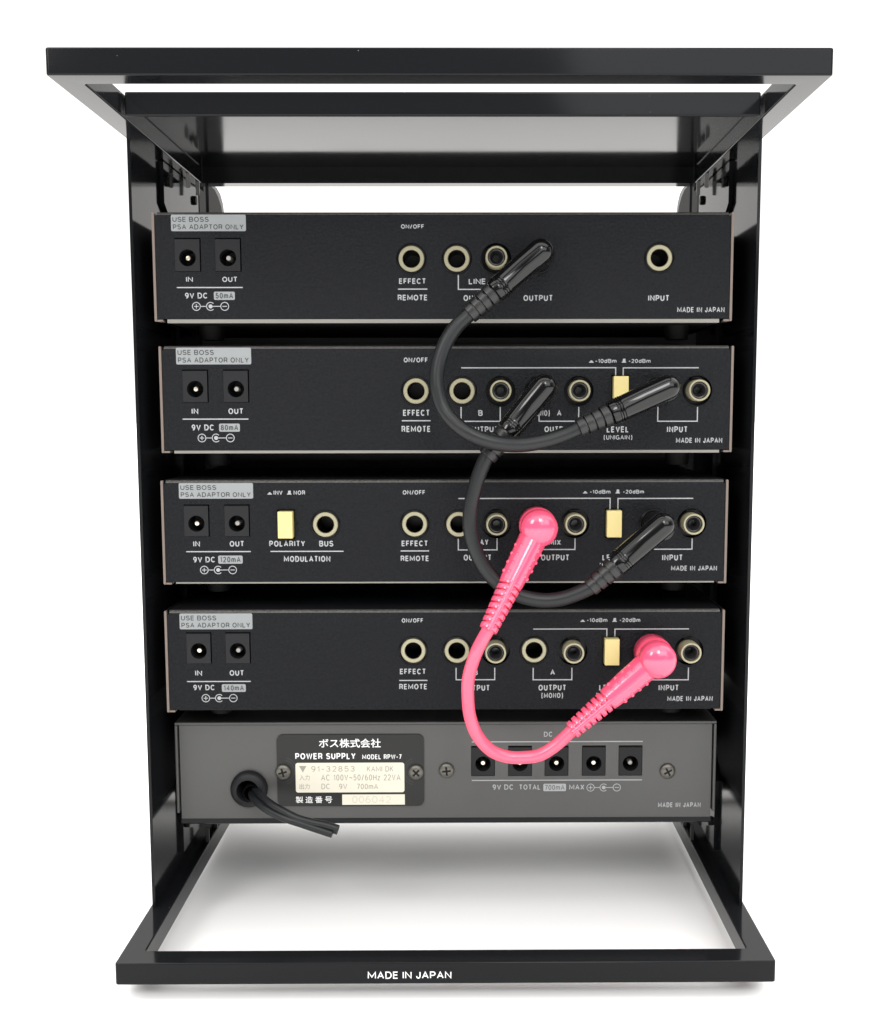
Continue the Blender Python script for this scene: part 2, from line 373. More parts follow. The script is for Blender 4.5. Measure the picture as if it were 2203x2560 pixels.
# ================================================================== THE RACK STAND
W2 = 118.6
rack = thing("rack_stand", "black glossy enamelled metal rack stand holding four effects units and a power supply", "rack stand", (0, 0, 0))
def ring_frame(bm, x0, x1, y0, y1, z0, z1, bx, by0, by1, ro=1.1, ri=0.8, bev=0.55, n=6):
    """rectangular ring of square tube, seen from above; the rims are rounded"""
    def loop(xa, xb, ya, yb, r, z):
        return [bm.verts.new((p[0], p[1], z)) for p in rrect(xa, xb, ya, yb, max(r, .05), n)]
    ia, ib, ja, jb = x0 + bx, x1 - bx, y0 + by0, y1 - by1
    L = []
    for k in range(4):                         # outer lower rim, outer upper rim, inner upper rim, inner lower rim
        pass
    q = [math.radians(30 * i) for i in range(4)]
    def o(i, z): L.append(loop(x0 + i, x1 - i, y0 + i, y1 - i, ro - i, z))
    def inn(i, z): L.append(loop(ia - i, ib + i, ja - i, jb + i, ri + i, z))
    for a in q: o(bev * (1 - math.sin(a)), z0 + bev * (1 - math.cos(a)))
    for a in q: o(bev * (1 - math.cos(a)), z1 - bev * (1 - math.sin(a)))
    for a in q: inn(bev * (1 - math.sin(a)), z1 - bev * (1 - math.cos(a)))
    for a in q: inn(bev * (1 - math.cos(a)), z0 + bev * (1 - math.sin(a)))
    L.append(L[0])
    for A, B in zip(L, L[1:]):
        for i in range(len(A)):
            j = (i + 1) % len(A); bm.faces.new((A[i], A[j], B[j], B[i]))
ZT0, ZT1 = 307.8, 315.98
ZB0, ZB1 = 2.32, 10.47
bm = bmesh.new(); ring_frame(bm, -W2, W2, -75.4, 84.0, ZT0, ZT1, 8.6, 9.2, 8.2)
obj("top_frame", bm, "gloss", rack, smooth=50, wn=True)
bm = bmesh.new(); ring_frame(bm, -W2, W2, -45.7, 150.0, ZB0, ZB1, 8.6, 9.0, 8.2)
base = obj("base_frame", bm, "gloss", rack, smooth=50, wn=True)
for x in (-115.3, 115.3):
    for y in (-20, 140):
        bm = bmesh.new(); bmesh.ops.create_cone(bm, cap_ends=True, segments=24, radius1=2.3, radius2=2.5, depth=ZB0 - FLOOR, matrix=Matrix.Translation((x, y, (ZB0 + FLOOR) / 2)))
        obj("foot_pad", bm, "rubber", rack)
# tray that closes the top: a sheet with a rolled rear lip
bm = bmesh.new()
box(bm, -109.5, 109.5, -29.3, 77.5, ZT1 - 1.3, ZT1 - .15)
obj("top_tray", bm, "gloss", rack)
bm = bmesh.new(); box(bm, -109.2, 109.2, -31.0, -29.4, ZT0 + .05, ZT1 + .1, 0.7, 3)
obj("rear_lip", bm, "gloss", rack, wn=True)
# side plates: a sheet from base to top frame, its front upper corner rounded off, a folded edge along that curve
def side_outline():
    return [(-4, ZB1), (147, ZB1), (149.5, 285), (149.3, 297), (147.6, 306), (144.2, 312), (139, 315.6), (132, 317), (86.5, 317), (86.5, ZT0), (-4, ZT0)]
for sx in (-1, 1):
    xo, xi = sx * 117.4, sx * 116.2
    bm = bmesh.new(); P = side_outline()
    xm = (xo + xi) / 2
    add_mesh(bm, curve_mesh([P, rect(102.4, 110.8, 284, 315), rect(91.5, 98.5, 308.6, 311.4)], .6), lambda c: (xm + c.z, c.x, c.y))
    sp = obj("side_plate", bm, "gloss", rack, wn=True)
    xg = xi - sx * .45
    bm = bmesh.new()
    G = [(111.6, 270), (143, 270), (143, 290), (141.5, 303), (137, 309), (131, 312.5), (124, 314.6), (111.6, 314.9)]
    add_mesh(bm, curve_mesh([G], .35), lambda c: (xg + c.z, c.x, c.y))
    obj("dark_reflection_sheet", bm, "dark", sp)  # added sheet: a dark reflection in the glossy plate, put in as colour
    # mounting bracket riveted to the inside of the plate: cut corners, two screw holes, two stiffening ribs at each end
    xb0, xb1 = xi - sx * 0.02, xi - sx * 1.6
    def slab(bm, prof, x0, x1):
        a = [bm.verts.new((x0, y, z)) for y, z in prof]; b = [bm.verts.new((x1, y, z)) for y, z in prof]
        bm.faces.new(a); bm.faces.new(b[::-1])
        for i in range(len(prof)):
            j = (i + 1) % len(prof); bm.faces.new((a[i], a[j], b[j], b[i]))
    bm = bmesh.new(); slab(bm, [(33, ZT0 - .4), (33, 291), (50, 280), (50, 60), (33, 48), (33, 17), (87.9, 17), (87.9, ZT0 - .4)], xb0, xb1)
    br = obj("mounting_bracket", bm, "gloss", rack)
    for (y, z) in ((38.5, 300.5), (80, 301), (38.5, 28)):
        bm = bmesh.new(); n = 14
        ra = [bm.verts.new((xb1 - sx * .05, y + 1.7 * math.cos(2 * math.pi * i / n), z + 2.1 * math.sin(2 * math.pi * i / n))) for i in range(n)]
        rb = [bm.verts.new((xb1 - sx * 1.2, y + 1.5 * math.cos(2 * math.pi * i / n), z + 1.9 * math.sin(2 * math.pi * i / n))) for i in range(n)]
        bm.faces.new(ra); bm.faces.new(rb[::-1])
        for i in range(n):
            j = (i + 1) % n; bm.faces.new((ra[i], ra[j], rb[j], rb[i]))
        obj("rivet", bm, "dark", br)
    for y in (57, 73):
        bm = bmesh.new()
        slab(bm, [(y - .5, ZT0 - .1), (y + .5, ZT0 - .1), (y + .4, ZT0 - 4), (y - .2, ZT0 - 6)], sx * 110.2, sx * 111.8)
        obj("stiffener_tab", bm, "trim", rack)
        bm = bmesh.new()
        slab(bm, [(y + 1.5, ZB1 + .05), (y + 2.5, ZB1 + .05), (y + 2.4, ZB1 + 5), (y + 1.8, ZB1 + 7)], sx * 110.2, sx * 111.8)
        obj("stiffener_tab", bm, "greyp", rack)
    # the front rail that the units' front plates are screwed to
    bm = bmesh.new(); xr = sx * 115.35
    add_mesh(bm, curve_mesh([[(90.2, 17), (102, 17), (102, 314.5), (90.2, 314.5)], rect(91.5, 98.5, 308.6, 311.4)], .7), lambda c: (xr + c.z, c.x, c.y))
    obj("mounting_rail", bm, "dark", rack)
# stick-on label on the base
bm = bmesh.new(); PM[0] = 0; quad(bm, -29.4, 3.0, 2.95, 8.0, -45.76); PM[0] = 1
fit_text(bm, "MADE IN JAPAN", -28.05, 1.98, 4.41, 7.15, -45.80, .95, 1)
obj("origin_label", bm, ["gloss", "white"], rack, smooth=180)

# ================================================================== PARTS SHARED BY THE UNITS
proto = {}
def put(kind, parent, loc, build):
    if kind in proto: return copy_part(proto[kind], parent, loc)
    proto[kind] = build(parent, loc); return proto[kind]
def make_jack(parent, loc):                   # 1/4 inch socket
    bm = bmesh.new(); lathe(bm, [(3.25, 15), (3.25, 0.5), (5.05, 0.5), (5.05, -.35), (5.3, -.55), (5.55, -.4), (5.7, .2), (5.7, 15)])
    lathe(bm, [(0, 14.5), (3.3, 14.5)])
    o = obj("jack_socket", bm, "bakelite", parent, loc)
    bm = bmesh.new(); lathe(bm, [(3.32, 6), (3.32, -.05), (3.5, -.28), (4.6, -.28), (4.85, -.1), (4.85, .45)])
    obj("ring", bm, "ring", o); return o
def make_rca(parent, loc):                    # phono socket: sleeve standing out of a wide dark hole
    bm = bmesh.new(); lathe(bm, [(0, 3.6), (5.9, 3.6), (5.9, 9)]); lathe(bm, [(4.6, 3.6), (4.6, 2.2), (4.1, 2.2)]); box(bm, -1.9, 1.9, 1.2, 3.5, 4.3, 5.3, .1)
    o = obj("phono_socket", bm, "bakelite", parent, loc)
    bm = bmesh.new(); lathe(bm, [(4.1, 3.5), (4.1, -4.0), (3.95, -4.3), (3.4, -4.3), (3.25, -4.1), (3.25, 3)])
    obj("sleeve", bm, "ring", o)
    bm = bmesh.new(); lathe(bm, [(3.22, -2.9), (2.9, -3.3), (2.55, -3.2), (1.5, -1.5), (1.45, 3), (0, 3)])
    obj("insulator", bm, "insul", o); return o
def make_dc(parent, loc, y=0.0, dull=False):             # loc is the lower left corner of the body, 9.3 x 11.7
    bm = bmesh.new()
    panel(bm, [rect(0, 9.3, 0, 11.7), circ(4.7, 4.95, 3.15)], -.3, 3.0)
    lathe(bm, [(3.15, 1), (3.15, 9.5), (0, 9.5)], 40, 4.7, 4.95)
    box(bm, .01, 9.29, -.1, 2.6, 11.7, 11.9)
    o = obj("power_socket", bm, "dcbody", parent, loc)
    bm = bmesh.new(); lathe(bm, [(1.0, 9), (1.0, 1.2), (.8, .75), (0, .65)], 24, 4.7, 4.95)
    obj("pin", bm, "brass2" if dull else "brass", o); return o
def make_button(parent, loc):                 # lower left corner, 5.75 x 10.4
    bm = bmesh.new(); box(bm, 0, 5.75, -2.6, 8, 0, 10.4, .28, 3)
    return obj("slide_button", bm, "button", parent, loc, wn=True)

H = 39.7
def effects_unit(label, x, zb, spec):
    u = thing("effects_unit", label, "effects unit", (x, 0, zb), "effects units stacked in the rack")
    lipz = spec['lip']; zt = H + spec.get('dh', 0)
    # rear panel with real openings, its top edge rolled over into the cover
    holes = []
    for jx, jz in spec['jacks']: holes.append(circ(jx, jz, 5.72))
    for jx, jz in spec['rca']: holes.append(circ(jx, jz, 5.72))
    for dx, dz in spec['dc']: holes.append(rect(dx - .12, dx + 9.75, dz - .15, dz + 12.35))
    for bx, bz in spec['button']: holes.append(rect(bx - .55, bx + 6.3, bz - .55, bz + 11.0))
    bm = bmesh.new(); R = 1.5
    panel(bm, [[(-108.3, 0), (108.3, 0), (108.3, zt - R), (107.6, zt - R), (-107.6, zt - R), (-108.3, zt - R)]] + holes, 0, 1.1)
    prof = [(R - R * math.cos(t), zt - R + R * math.sin(t)) for t in [math.radians(a) for a in range(0, 91, 15)]]
    for (y0, z0), (y1, z1) in zip(prof, prof[1:]):
        bm.faces.new([bm.verts.new(v) for v in ((-107.6, y0, z0), (107.6, y0, z0), (107.6, y1, z1), (-107.6, y1, z1))]).material_index = 2 if z0 > zt - R * .75 and z1 < zt - .02 else 0  # paler band: rubbed paint, with the edge highlight put into its colour
    Y = -.03
    for it in spec['text']: fit_text(bm, it[0].replace('–', '-'), it[1], it[2], it[4], it[3], Y, 1.0 if len(it) > 5 or it[0] == MIJ else 1.15, 1)
    for x0, x1, z in spec['h']: hline(bm, x0, x1, z, Y)
    for xx, z0, z1 in spec['v']: vline(bm, xx, z0, z1, Y - .003)
    for xx, z, o_ in spec.get('icons', []): switch_icon(bm, xx, z, o_, Y)
    c = spec['pol']; polarity(bm, c[0], c[1], c[2], c[3], Y)
    rp = obj("rear_panel", bm, ["crinkle", "print", "worn_highlight"], u, smooth=40)
    # box behind it
    bm = bmesh.new()
    box(bm, -107.6, 107.6, R, 78, zt - 1.0, zt)
    obj("top_cover", bm, "cover", u)
    bm = bmesh.new(); box(bm, -107.5, 107.5, 20, 78, .6, zt - 1.4); obj("chassis", bm, "dark", u)
    bm = bmesh.new()
    box(bm, -115.9, 115.9, 88.2, 90.1, -4.6, spec['front']); box(bm, -107.5, 107.5, 78, 88.2, 0.5, zt - 1.5)
    obj("front_panel", bm, "cover", u)
    for s in (-1, 1):
        bm = bmesh.new()
        pr = rrect(min(s * 108.55, s * 109.45), max(s * 108.55, s * 109.45), -1.0, zt - .2, .42, 4)
        panel(bm, [pr], -.35, 1.2)
        box(bm, min(s * 108.6, s * 109.4), max(s * 108.6, s * 109.4), 1.2, 88, -.9, zt - .3, 0, mi=1)
        box(bm, min(s * 108.6, s * 106.3), max(s * 108.6, s * 106.3), -.3, 4, -1.0, -.25, .2)
        obj("side_cheek", bm, ["edge", "cover"], u)
    bm = bmesh.new(); box(bm, -104.8, 104.8, 1.6, 86, -lipz, -.1)
    obj("bottom_plate", bm, "dark", u)
    bm = bmesh.new(); box(bm, -104.8, 104.8, .15, 1.55, -lipz - .05, -.1, .12, 2)
    obj("bottom_lip", bm, "zinc" if lipz > .5 else "cover", u, wn=True)
    for fx in (-92, 92):
        bm = bmesh.new()
        bmesh.ops.create_cone(bm, cap_ends=True, segments=32, radius1=4.4, radius2=5.2, depth=5.4, matrix=Matrix.Translation((fx, 17, -lipz - 2.75)))
        obj("rubber_foot", bm, "rubber", u)
    for jx, jz in spec['jacks']: put('jack', u, (jx, 0, jz), make_jack)
    for jx, jz in spec['rca']: put('rca', u, (jx, 0, jz), make_rca)
    for k, (dx, dz) in enumerate(spec['dc']): put('dc%d' % k, u, (dx, 0, dz), lambda p, l, k=k: make_dc(p, l, dull=(k == 1)))
    for bx, bz in spec['button']: put('button', u, (bx, 0, bz), make_button)
    for (s_, l0, l1, z1, z0, lines) in spec['boxes']:
        bm = bmesh.new(); add_mesh(bm, curve_mesh([rrect(l0, l1, z0, z1, .55)]), lambda q: (q.x, Y, q.y))
        nm = "adaptor_notice" if len(lines) > 1 else "current_rating"
        for t, a, b, zt_, zb_ in lines: fit_text(bm, t, a, b, zb_, zt_, Y - .03, 1.05, 1)
        obj(nm, bm, ["tag", "tagtext"], u, smooth=180)
    return u
def notice(l0, l1, z1, z0):
    w = l1 - l0; h = z1 - z0
    return ("notice", l0, l1, z1, z0, [("USE BOSS", l0 + .021 * w, l0 + .505 * w, z1 - .13 * h, z1 - .44 * h), ("PSA ADAPTOR ONLY", l0 + .024 * w, l0 + .968 * w, z1 - .585 * h, z1 - .895 * h)])
def rating(t, l0, l1, z1, z0):
    w = l1 - l0; h = z1 - z0
    return ("rating", l0, l1, z1, z0, [(t, l0 + .08 * w, l1 - .08 * w, z1 - .14 * h, z0 + .16 * h)])
MIJ = "MADE IN JAPAN"

u1 = dict(front=44.6, lip=1.5, jacks=[(-12.1, 22.3), (5.0, 22.3), (35.8, 22.4), (81.6, 22.6)], rca=[(19.9, 22.4)], dc=[(-101.1, 17.75), (-85.9, 17.75)], button=[],
    text=[("IN", -97.23, -94.64, 15.72, 13.78), ("OUT", -83.56, -77.85, 15.71, 13.77), ("9V DC", -97.81, -89.19, 9.78, 7.64),
        ("ON/OFF", -15.92, -7.22, 35.03, 33.44), ("EFFECT", -16.83, -6.67, 15.06, 12.99), ("REMOTE", -17.36, -6.09, 8.98, 6.83),
        ("LINE", 9.53, 15.97, 14.98, 12.84), ("OUTPUT", 7.54, 18.5, 8.83, 6.6), ("OUTPUT", 30.26, 41.36, 8.81, 6.59), ("INPUT", 77.57, 85.58, 8.78, 6.56), (MIJ, 88.69, 106.68, 4.27, 2.31)],
    h=[(-100.8, -75.87, 11.71), (-17.27, -6.13, 11.06), (5.38, 20.2, 10.95)], v=[(5.59, 10.75, 16.3), (20.0, 10.75, 16.3)], pol=(-93.61, -88.25, -82.89, 4.69),
    boxes=[notice(-102.28, -74.16, 38.62, 32.54), rating("50mA", -86.88, -78.96, 10.17, 7.09)])
u2 = dict(front=45.1, lip=1.15, jacks=[(-11.84, 22.5), (5.8, 22.5), (35.4, 22.5), (80.9, 22.5)], rca=[(20.5, 22.5), (50.4, 22.5), (95.8, 22.6)], dc=[(-100.7, 18.4), (-85.2, 18.4)], button=[(63.45, 17.6)],
    text=[("IN", -97.64, -95.1, 16.04, 13.85), ("OUT", -83.6, -77.9, 16.04, 13.85), ("9V DC", -97.81, -89.16, 9.88, 7.61),
        ("ON/OFF", -16.4, -7.18, 35.18, 33.34), ("EFFECT", -16.83, -6.61, 15.38, 13.04), ("REMOTE", -17.43, -6.3, 9.22, 6.87),
        ("–10dBm", 56.6, 64.73, 34.56, 33.05), ("–20dBm", 69.3, 77.75, 34.54, 33.04), ("B", 11.98, 13.7, 15.2, 13.01), ("(MONO)", 31.6, 39.4, 15.16, 12.97, .008), ("A", 42.17, 43.91, 15.16, 12.97),
        ("OUTPUT", 8.6, 19.69, 9.0, 6.79), ("OUTPUT", 37.39, 48.2, 9.0, 6.79), ("LEVEL", 61.31, 69.82, 8.96, 6.61), ("(UNIGAIN)", 60.18, 71.17, 5.6, 3.86, .006), ("INPUT", 84.48, 92.4, 8.93, 6.58), (MIJ, 88.02, 105.82, 4.52, 2.56)],
    h=[(-101.18, -76.01, 11.93), (-17.28, -6.28, 11.2), (5.49, 64.68, 31.26), (67.15, 96.24, 31.2), (5.2, 20.6, 10.94), (35.1, 50.7, 10.94), (80.65, 96.27, 10.86)],
    v=[(64.47, 28.3, 31.46), (67.36, 28.3, 31.4), (5.4, 10.74, 16.4), (20.4, 10.74, 16.4), (35.31, 10.74, 16.4), (50.5, 10.74, 16.4), (80.86, 10.66, 16.3), (96.06, 10.66, 16.3)],
    icons=[(54.29, 33.15, 0), (66.76, 33.15, 1)], pol=(-93.97, -88.55, -83.11, 4.72),
    boxes=[notice(-102.98, -74.44, 38.99, 32.67), rating("80mA", -87.3, -79.35, 10.21, 7.11)])
u3 = dict(front=46.43, lip=.7, jacks=[(-46.3, 22.3), (-11.8, 22.4), (5.3, 22.3), (35.4, 22.4), (80.9, 22.4)], rca=[(19.9, 22.5), (50.2, 22.6), (95.6, 22.6)], dc=[(-100.8, 17.85), (-85.2, 17.85)], button=[(-64.35, 17.2), (62.4, 17.35)],
    text=[("IN", -97.6, -95.0, 16.0, 13.8), ("OUT", -83.5, -77.9, 16.0, 13.8), ("9V DC", -97.8, -89.2, 9.85, 7.65),
        ("ON/OFF", -16.3, -7.6, 35.6, 33.9), ("EFFECT", -16.9, -6.7, 16.0, 13.8), ("REMOTE", -17.3, -6.3, 10.1, 7.95), ("INV", -66.1, -62.66, 35.58, 33.9), ("NOR", -58.4, -53.95, 35.57, 33.89),
        ("POLARITY", -68.16, -54.3, 16.05, 13.77), ("BUS", -48.84, -43.38, 16.01, 13.75), ("MODULATION", -62.65, -44.58, 10.07, 7.78),
        ("–10dBm", 55.9, 63.9, 35.6, 34.1), ("–20dBm", 68.7, 76.9, 35.6, 34.1), ("DELAY", 8.6, 16.78, 16.44, 14.18), ("OUTPUT", 7.16, 17.97, 10.48, 8.13), ("MIX", 40.3, 44.87, 16.24, 14.12),
        ("OUTPUT", 37.22, 48.2, 10.41, 8.06), ("LEVEL", 61.09, 69.6, 10.36, 8.1), ("(UNIGAIN)", 60.0, 71.0, 7.0, 5.2, .006), ("INPUT", 84.35, 92.36, 10.31, 7.96), (MIJ, 87.92, 105.8, 5.93, 3.98)],
    h=[(-100.4, -75.4, 11.85), (-67.76, -39.44, 11.88), (-17.3, -6.3, 11.95), (5.13, 64.04, 32.33), (66.67, 95.99, 32.24), (4.88, 20.35, 12.3), (35.0, 50.6, 12.4), (80.5, 96.1, 12.42)],
    v=[(63.83, 28.0, 32.5), (66.88, 28.0, 32.4), (5.09, 12.1, 16.8), (20.13, 12.1, 16.8), (35.2, 12.2, 16.7), (50.39, 12.2, 16.7), (80.7, 12.2, 16.6), (95.89, 12.2, 16.6)],
    icons=[(-68.44, 34.0, 0), (-60.9, 34.0, 1), (53.3, 34.2, 0), (65.9, 34.2, 1)], pol=(-93.6, -88.2, -82.6, 4.65),
    boxes=[notice(-102.55, -73.97, 38.49, 32.46), rating("120mA", -88.1, -78.6, 10.3, 7.1)])
u4 = dict(front=46.25, lip=.2, jacks=[(-12.5, 23.4), (4.6, 23.35), (34.9, 23.4), (80.6, 23.3)], rca=[(19.7, 23.3), (50.1, 23.15), (95.7, 23.1)], dc=[(-101.1, 18.6), (-85.85, 18.6)], button=[(62.35, 17.9)],
    text=[("IN", -98.1, -95.4, 15.8, 13.6), ("OUT", -84.6, -79.0, 15.8, 13.6), ("9V DC", -99.0, -90.5, 10.0, 7.8),
        ("ON/OFF", -16.9, -8.5, 36.3, 34.6), ("EFFECT", -17.8, -7.6, 16.2, 14.0), ("REMOTE", -18.1, -7.1, 10.1, 7.9),
        ("–10dBm", 55.4, 63.5, 36.2, 34.6), ("–20dBm", 68.2, 76.4, 36.2, 34.6), ("B", 11.0, 12.8, 15.7, 13.55), ("A", 41.32, 43.1, 15.71, 13.55),
        ("OUTPUT", 6.6, 17.5, 9.6, 7.25), ("OUTPUT", 36.69, 47.59, 9.6, 7.25), ("(MONO)", 37.84, 46.34, 6.34, 4.29, .006), ("LEVEL", 60.6, 69.1, 9.6, 7.25), ("(UNIGAIN)", 59.4, 70.4, 6.3, 4.5, .006), ("INPUT", 84.0, 91.97, 9.46, 7.12), (MIJ, 87.55, 105.45, 4.89, 2.88)],
    h=[(-101.4, -76.4, 11.3), (-18.1, -7.0, 11.5), (34.54, 63.57, 31.9), (66.32, 95.52, 31.82), (4.06, 19.66, 11.71), (34.35, 50.0, 11.62), (80.2, 95.85, 11.45)],
    v=[(63.36, 28.8, 32.1), (66.53, 28.8, 32.0), (4.27, 11.5, 16.5), (19.45, 11.5, 16.5), (34.56, 11.4, 16.4), (49.78, 11.4, 16.4), (80.4, 11.3, 16.3), (95.64, 11.3, 16.3)],
    icons=[(53.0, 34.7, 0), (65.5, 34.7, 1)], pol=(-94.2, -88.9, -83.4, 4.6),
    boxes=[notice(-103.61, -75.22, 38.42, 32.16), rating("140mA", -87.8, -78.4, 10.2, 7.1)])
UX = [-0.80, 0.31, -0.57, -0.75]; UZ = [241.77, 192.01, 140.91, 90.0]
U1 = effects_unit("black effects unit rated 50mA, topmost in the rack and without a yellow button", UX[0], UZ[0], u1)
U2 = effects_unit("black effects unit rated 80mA, second from the top, with two black plugs in it", UX[1], UZ[1], u2)
U3 = effects_unit("black effects unit rated 120mA with two yellow buttons and polarity and bus controls", UX[2], UZ[2], u3)
U4 = effects_unit("black effects unit rated 140mA, lowest of the four, directly above the grey power supply", UX[3], UZ[3], u4)
# block diagram printed on the top covers of the lower units: only its first line shows
tc4 = [c for c in U4.children if c.name.startswith("top_cover")][0]
bm = bmesh.new()
bm.faces.new([bm.verts.new(v) for v in ((-101, 17, H + .04), (98, 17, H + .04), (98, 17.55, H + .04), (-101, 17.55, H + .04))])
font_text(bm, "BLOCK DIAGRAM", -57, -4, 19.5, 24.5, 0, .01, flip=True, plane='xy', zz=H + .04)
obj("block_diagram", bm, "teal", tc4, smooth=180)

# ================================================================== THE POWER SUPPLY
PY = 12.0
ps = thing("power_supply", "grey power supply box with black nameplate and five power sockets, below the effects units", "power supply", (0, PY, 40.7))
ps_z = 40.7
L = lambda z: z - ps_z
DC5 = [9.6, 24.72, 39.65, 54.85, 69.85]
bm = bmesh.new()
panel(bm, [rect(-109.2, 107.7, 0, 39.2)] + [rect(x - .15, x + 9.55, L(58.2), L(70.95)) for x in DC5] + [circ(-81.2, L(53.4), 5.2)], 0, 1.2)
Y = -.03
for t, x0, x1, z1, z0 in [("DC", 39.1, 42.7, 76.79, 74.67), ("9V DC", 18.2, 26.81, 54.67, 52.44), ("TOTAL", 29.08, 37.84, 54.63, 52.4), ("MAX", 49.59, 55.79, 54.56, 52.33), (MIJ, 86.15, 103.67, 46.82, 44.77)]:
    fit_text(bm, t, x0, x1, L(z0), L(z1), Y, 1.05, 1)
hline(bm, 9.7, 79.5, L(72.6), Y); hline(bm, 9.68, 79.4, L(56.4), Y)
polarity(bm, 58.36, 63.73, 69.11, L(53.22), Y)
obj("rear_panel", bm, ["greyp", "print"], ps)
bm = bmesh.new(); box(bm, -109.0, 107.5, 18, 112, .3, 39); obj("chassis", bm, "dark", ps)
bm = bmesh.new(); box(bm, -110.9, 109.4, -.9, 112, 39.5, 40.6, .3)
for x0, x1 in ((-110.9, -109.8), (108.3, 109.4)): box(bm, x0, x1, -.9, 112, 2.6, 39.45, .3)
obj("cover", bm, "greyp", ps, wn=True)
bm = bmesh.new()
prof = [(.15, -.05), (.15, -2.1), (.5, -2.5), (1.2, -2.7), (112, -2.7), (112, -.1)]
a = [bm.verts.new((-109.4, y, z)) for y, z in prof]; b = [bm.verts.new((107.9, y, z)) for y, z in prof]
bm.faces.new(a); bm.faces.new(b[::-1])
for i in range(len(prof)): bm.faces.new((a[i], a[(i + 1) % len(prof)], b[(i + 1) % len(prof)], b[i]))
obj("bottom_plate", bm, "gloss", ps)
bm = bmesh.new(); box(bm, -115.9, 115.9, 112.2, 114.2, -4, 44.65); obj("front_panel", bm, "cover", ps)
for k, x in enumerate(DC5):
    o = put('psdc%d' % (k == 4), ps, (x, 0, L(58.5)), lambda p, l, k=k: make_dc(p, l, dull=(k == 4)))
bm = bmesh.new(); add_mesh(bm, curve_mesh([rrect(39.0, 48.29, L(51.75), L(54.9), .5)]), lambda q: (q.x, Y, q.y))
fit_text(bm, "700mA", 39.6, 47.7, L(52.3), L(54.4), Y - .03, .8, 1); obj("current_rating", bm, ["print", "greyp"], ps, smooth=180)
# nameplate: charcoal plate, white lettering, cream fields with pale engraving
bm = bmesh.new(); panel(bm, [rrect(-69.75, -9.78, L(45.95), L(76.01), 2.6)], -.6, -.01)
Y = -.63
font_text(bm, "ボス株式会社", -52.49, -27.33, L(70.54), L(74.31), Y, .013, mi=1)
fit_text(bm, "POWER SUPPLY", -62.16, -37.63, L(65.75), L(68.32), Y, 1.1, 1)
fit_text(bm, "MODEL RPW-7", -34.9, -18.96, L(65.69), L(67.7), Y, .92, 1)
for k, ch in enumerate("製造番号"): font_text(bm, ch, -62.28 + k * 3.97, -59.3 + k * 3.97, L(47.31), L(50.1), Y, .004, mi=1)
PM[0] = 4
for cx, cz, a0, a1 in ((-67.21, L(60.87), -75, 75), (-13.0, L(60.38), 105, 255)):
    for r in (4.6, 5.6): arc(bm, cx, cz, r, .22, a0, a1, -.62)
obj("nameplate", bm, ["plate", "white", "cream", "creamtext", "insul"], ps)
npl = [c for c in ps.children if c.name.startswith("nameplate")][0]
bm = bmesh.new(); add_mesh(bm, curve_mesh([rrect(-62.17, -17.83, L(51.76), L(64.25), 1.0)]), lambda q: (q.x, Y, q.y))
Y = -.66; PM[0] = 1
for t, x0, x1, z1, z0 in [("91-32853", -55.75, -38.06, 62.87, 60.54), ("KAMI DK", -33.05, -22.31, 62.79, 60.49), ("AC 100V~50/60Hz 22VA", -51.78, -19.4, 59.31, 56.77),
        ("DC", -51.7, -48.21, 55.45, 53.16), ("9V", -44.51, -41.24, 55.42, 53.13), ("700mA", -37.25, -28.61, 55.39, 53.09)]:
    fit_text(bm, t, x0, x1, L(z0), L(z1), Y, .7, 1)
font_text(bm, "入力", -60.65, -56.44, L(56.9), L(59.26), Y, 0, mi=1); font_text(bm, "出力", -60.71, -56.5, L(53.19), L(55.48), Y, 0, mi=1)
poly(bm, [(-60.73, L(62.96)), (-59.2, L(60.23)), (-57.7, L(62.96))], Y)
obj("rating_field", bm, ["cream", "creamtext"], npl, smooth=180)
bm = bmesh.new(); PM[0] = 0; quad(bm, -43.32, -17.72, L(46.51), L(50.86), -.63); PM[0] = 1
fit_text(bm, "006042", -39.29, -23.31, L(47.22), L(50.17), Y, .8, 1); obj("serial_field", bm, ["cream", "faint"], npl, smooth=180)
# screws
def screw(parent, x, z, y, ang, m="screw"):
    bm = bmesh.new()
    lathe(bm, [(3.2, 0), (3.2, -.5), (2.9, -1.0), (2.1, -1.45), (1.0, -1.6), (0, -1.62)], 36)
    o = obj("screw", bm, m, parent, (x, y, z))
    bm = bmesh.new(); cr = []
    w, l = .38, 1.75
    for (a, b) in ((l, w), (w, w), (w, l), (-w, l), (-w, w), (-l, w), (-l, -w), (-w, -w), (-w, -l), (w, -l), (w, -w), (l, -w)):
        c, s_ = math.cos(ang), math.sin(ang); cr.append((a * c - b * s_, a * s_ + b * c))
    panel(bm, [cr], -1.66, -1.3)
    obj("cross_recess", bm, "dark", o)
screw(ps, -67.21, L(60.6), -.6, .25); screw(ps, -13.0, L(60.3), -.6, .78)
screw(ps, -0.6, L(60.8), 0, .1, "screw"); screw(ps, 89.75, L(60.2), 0, .5, "screw")
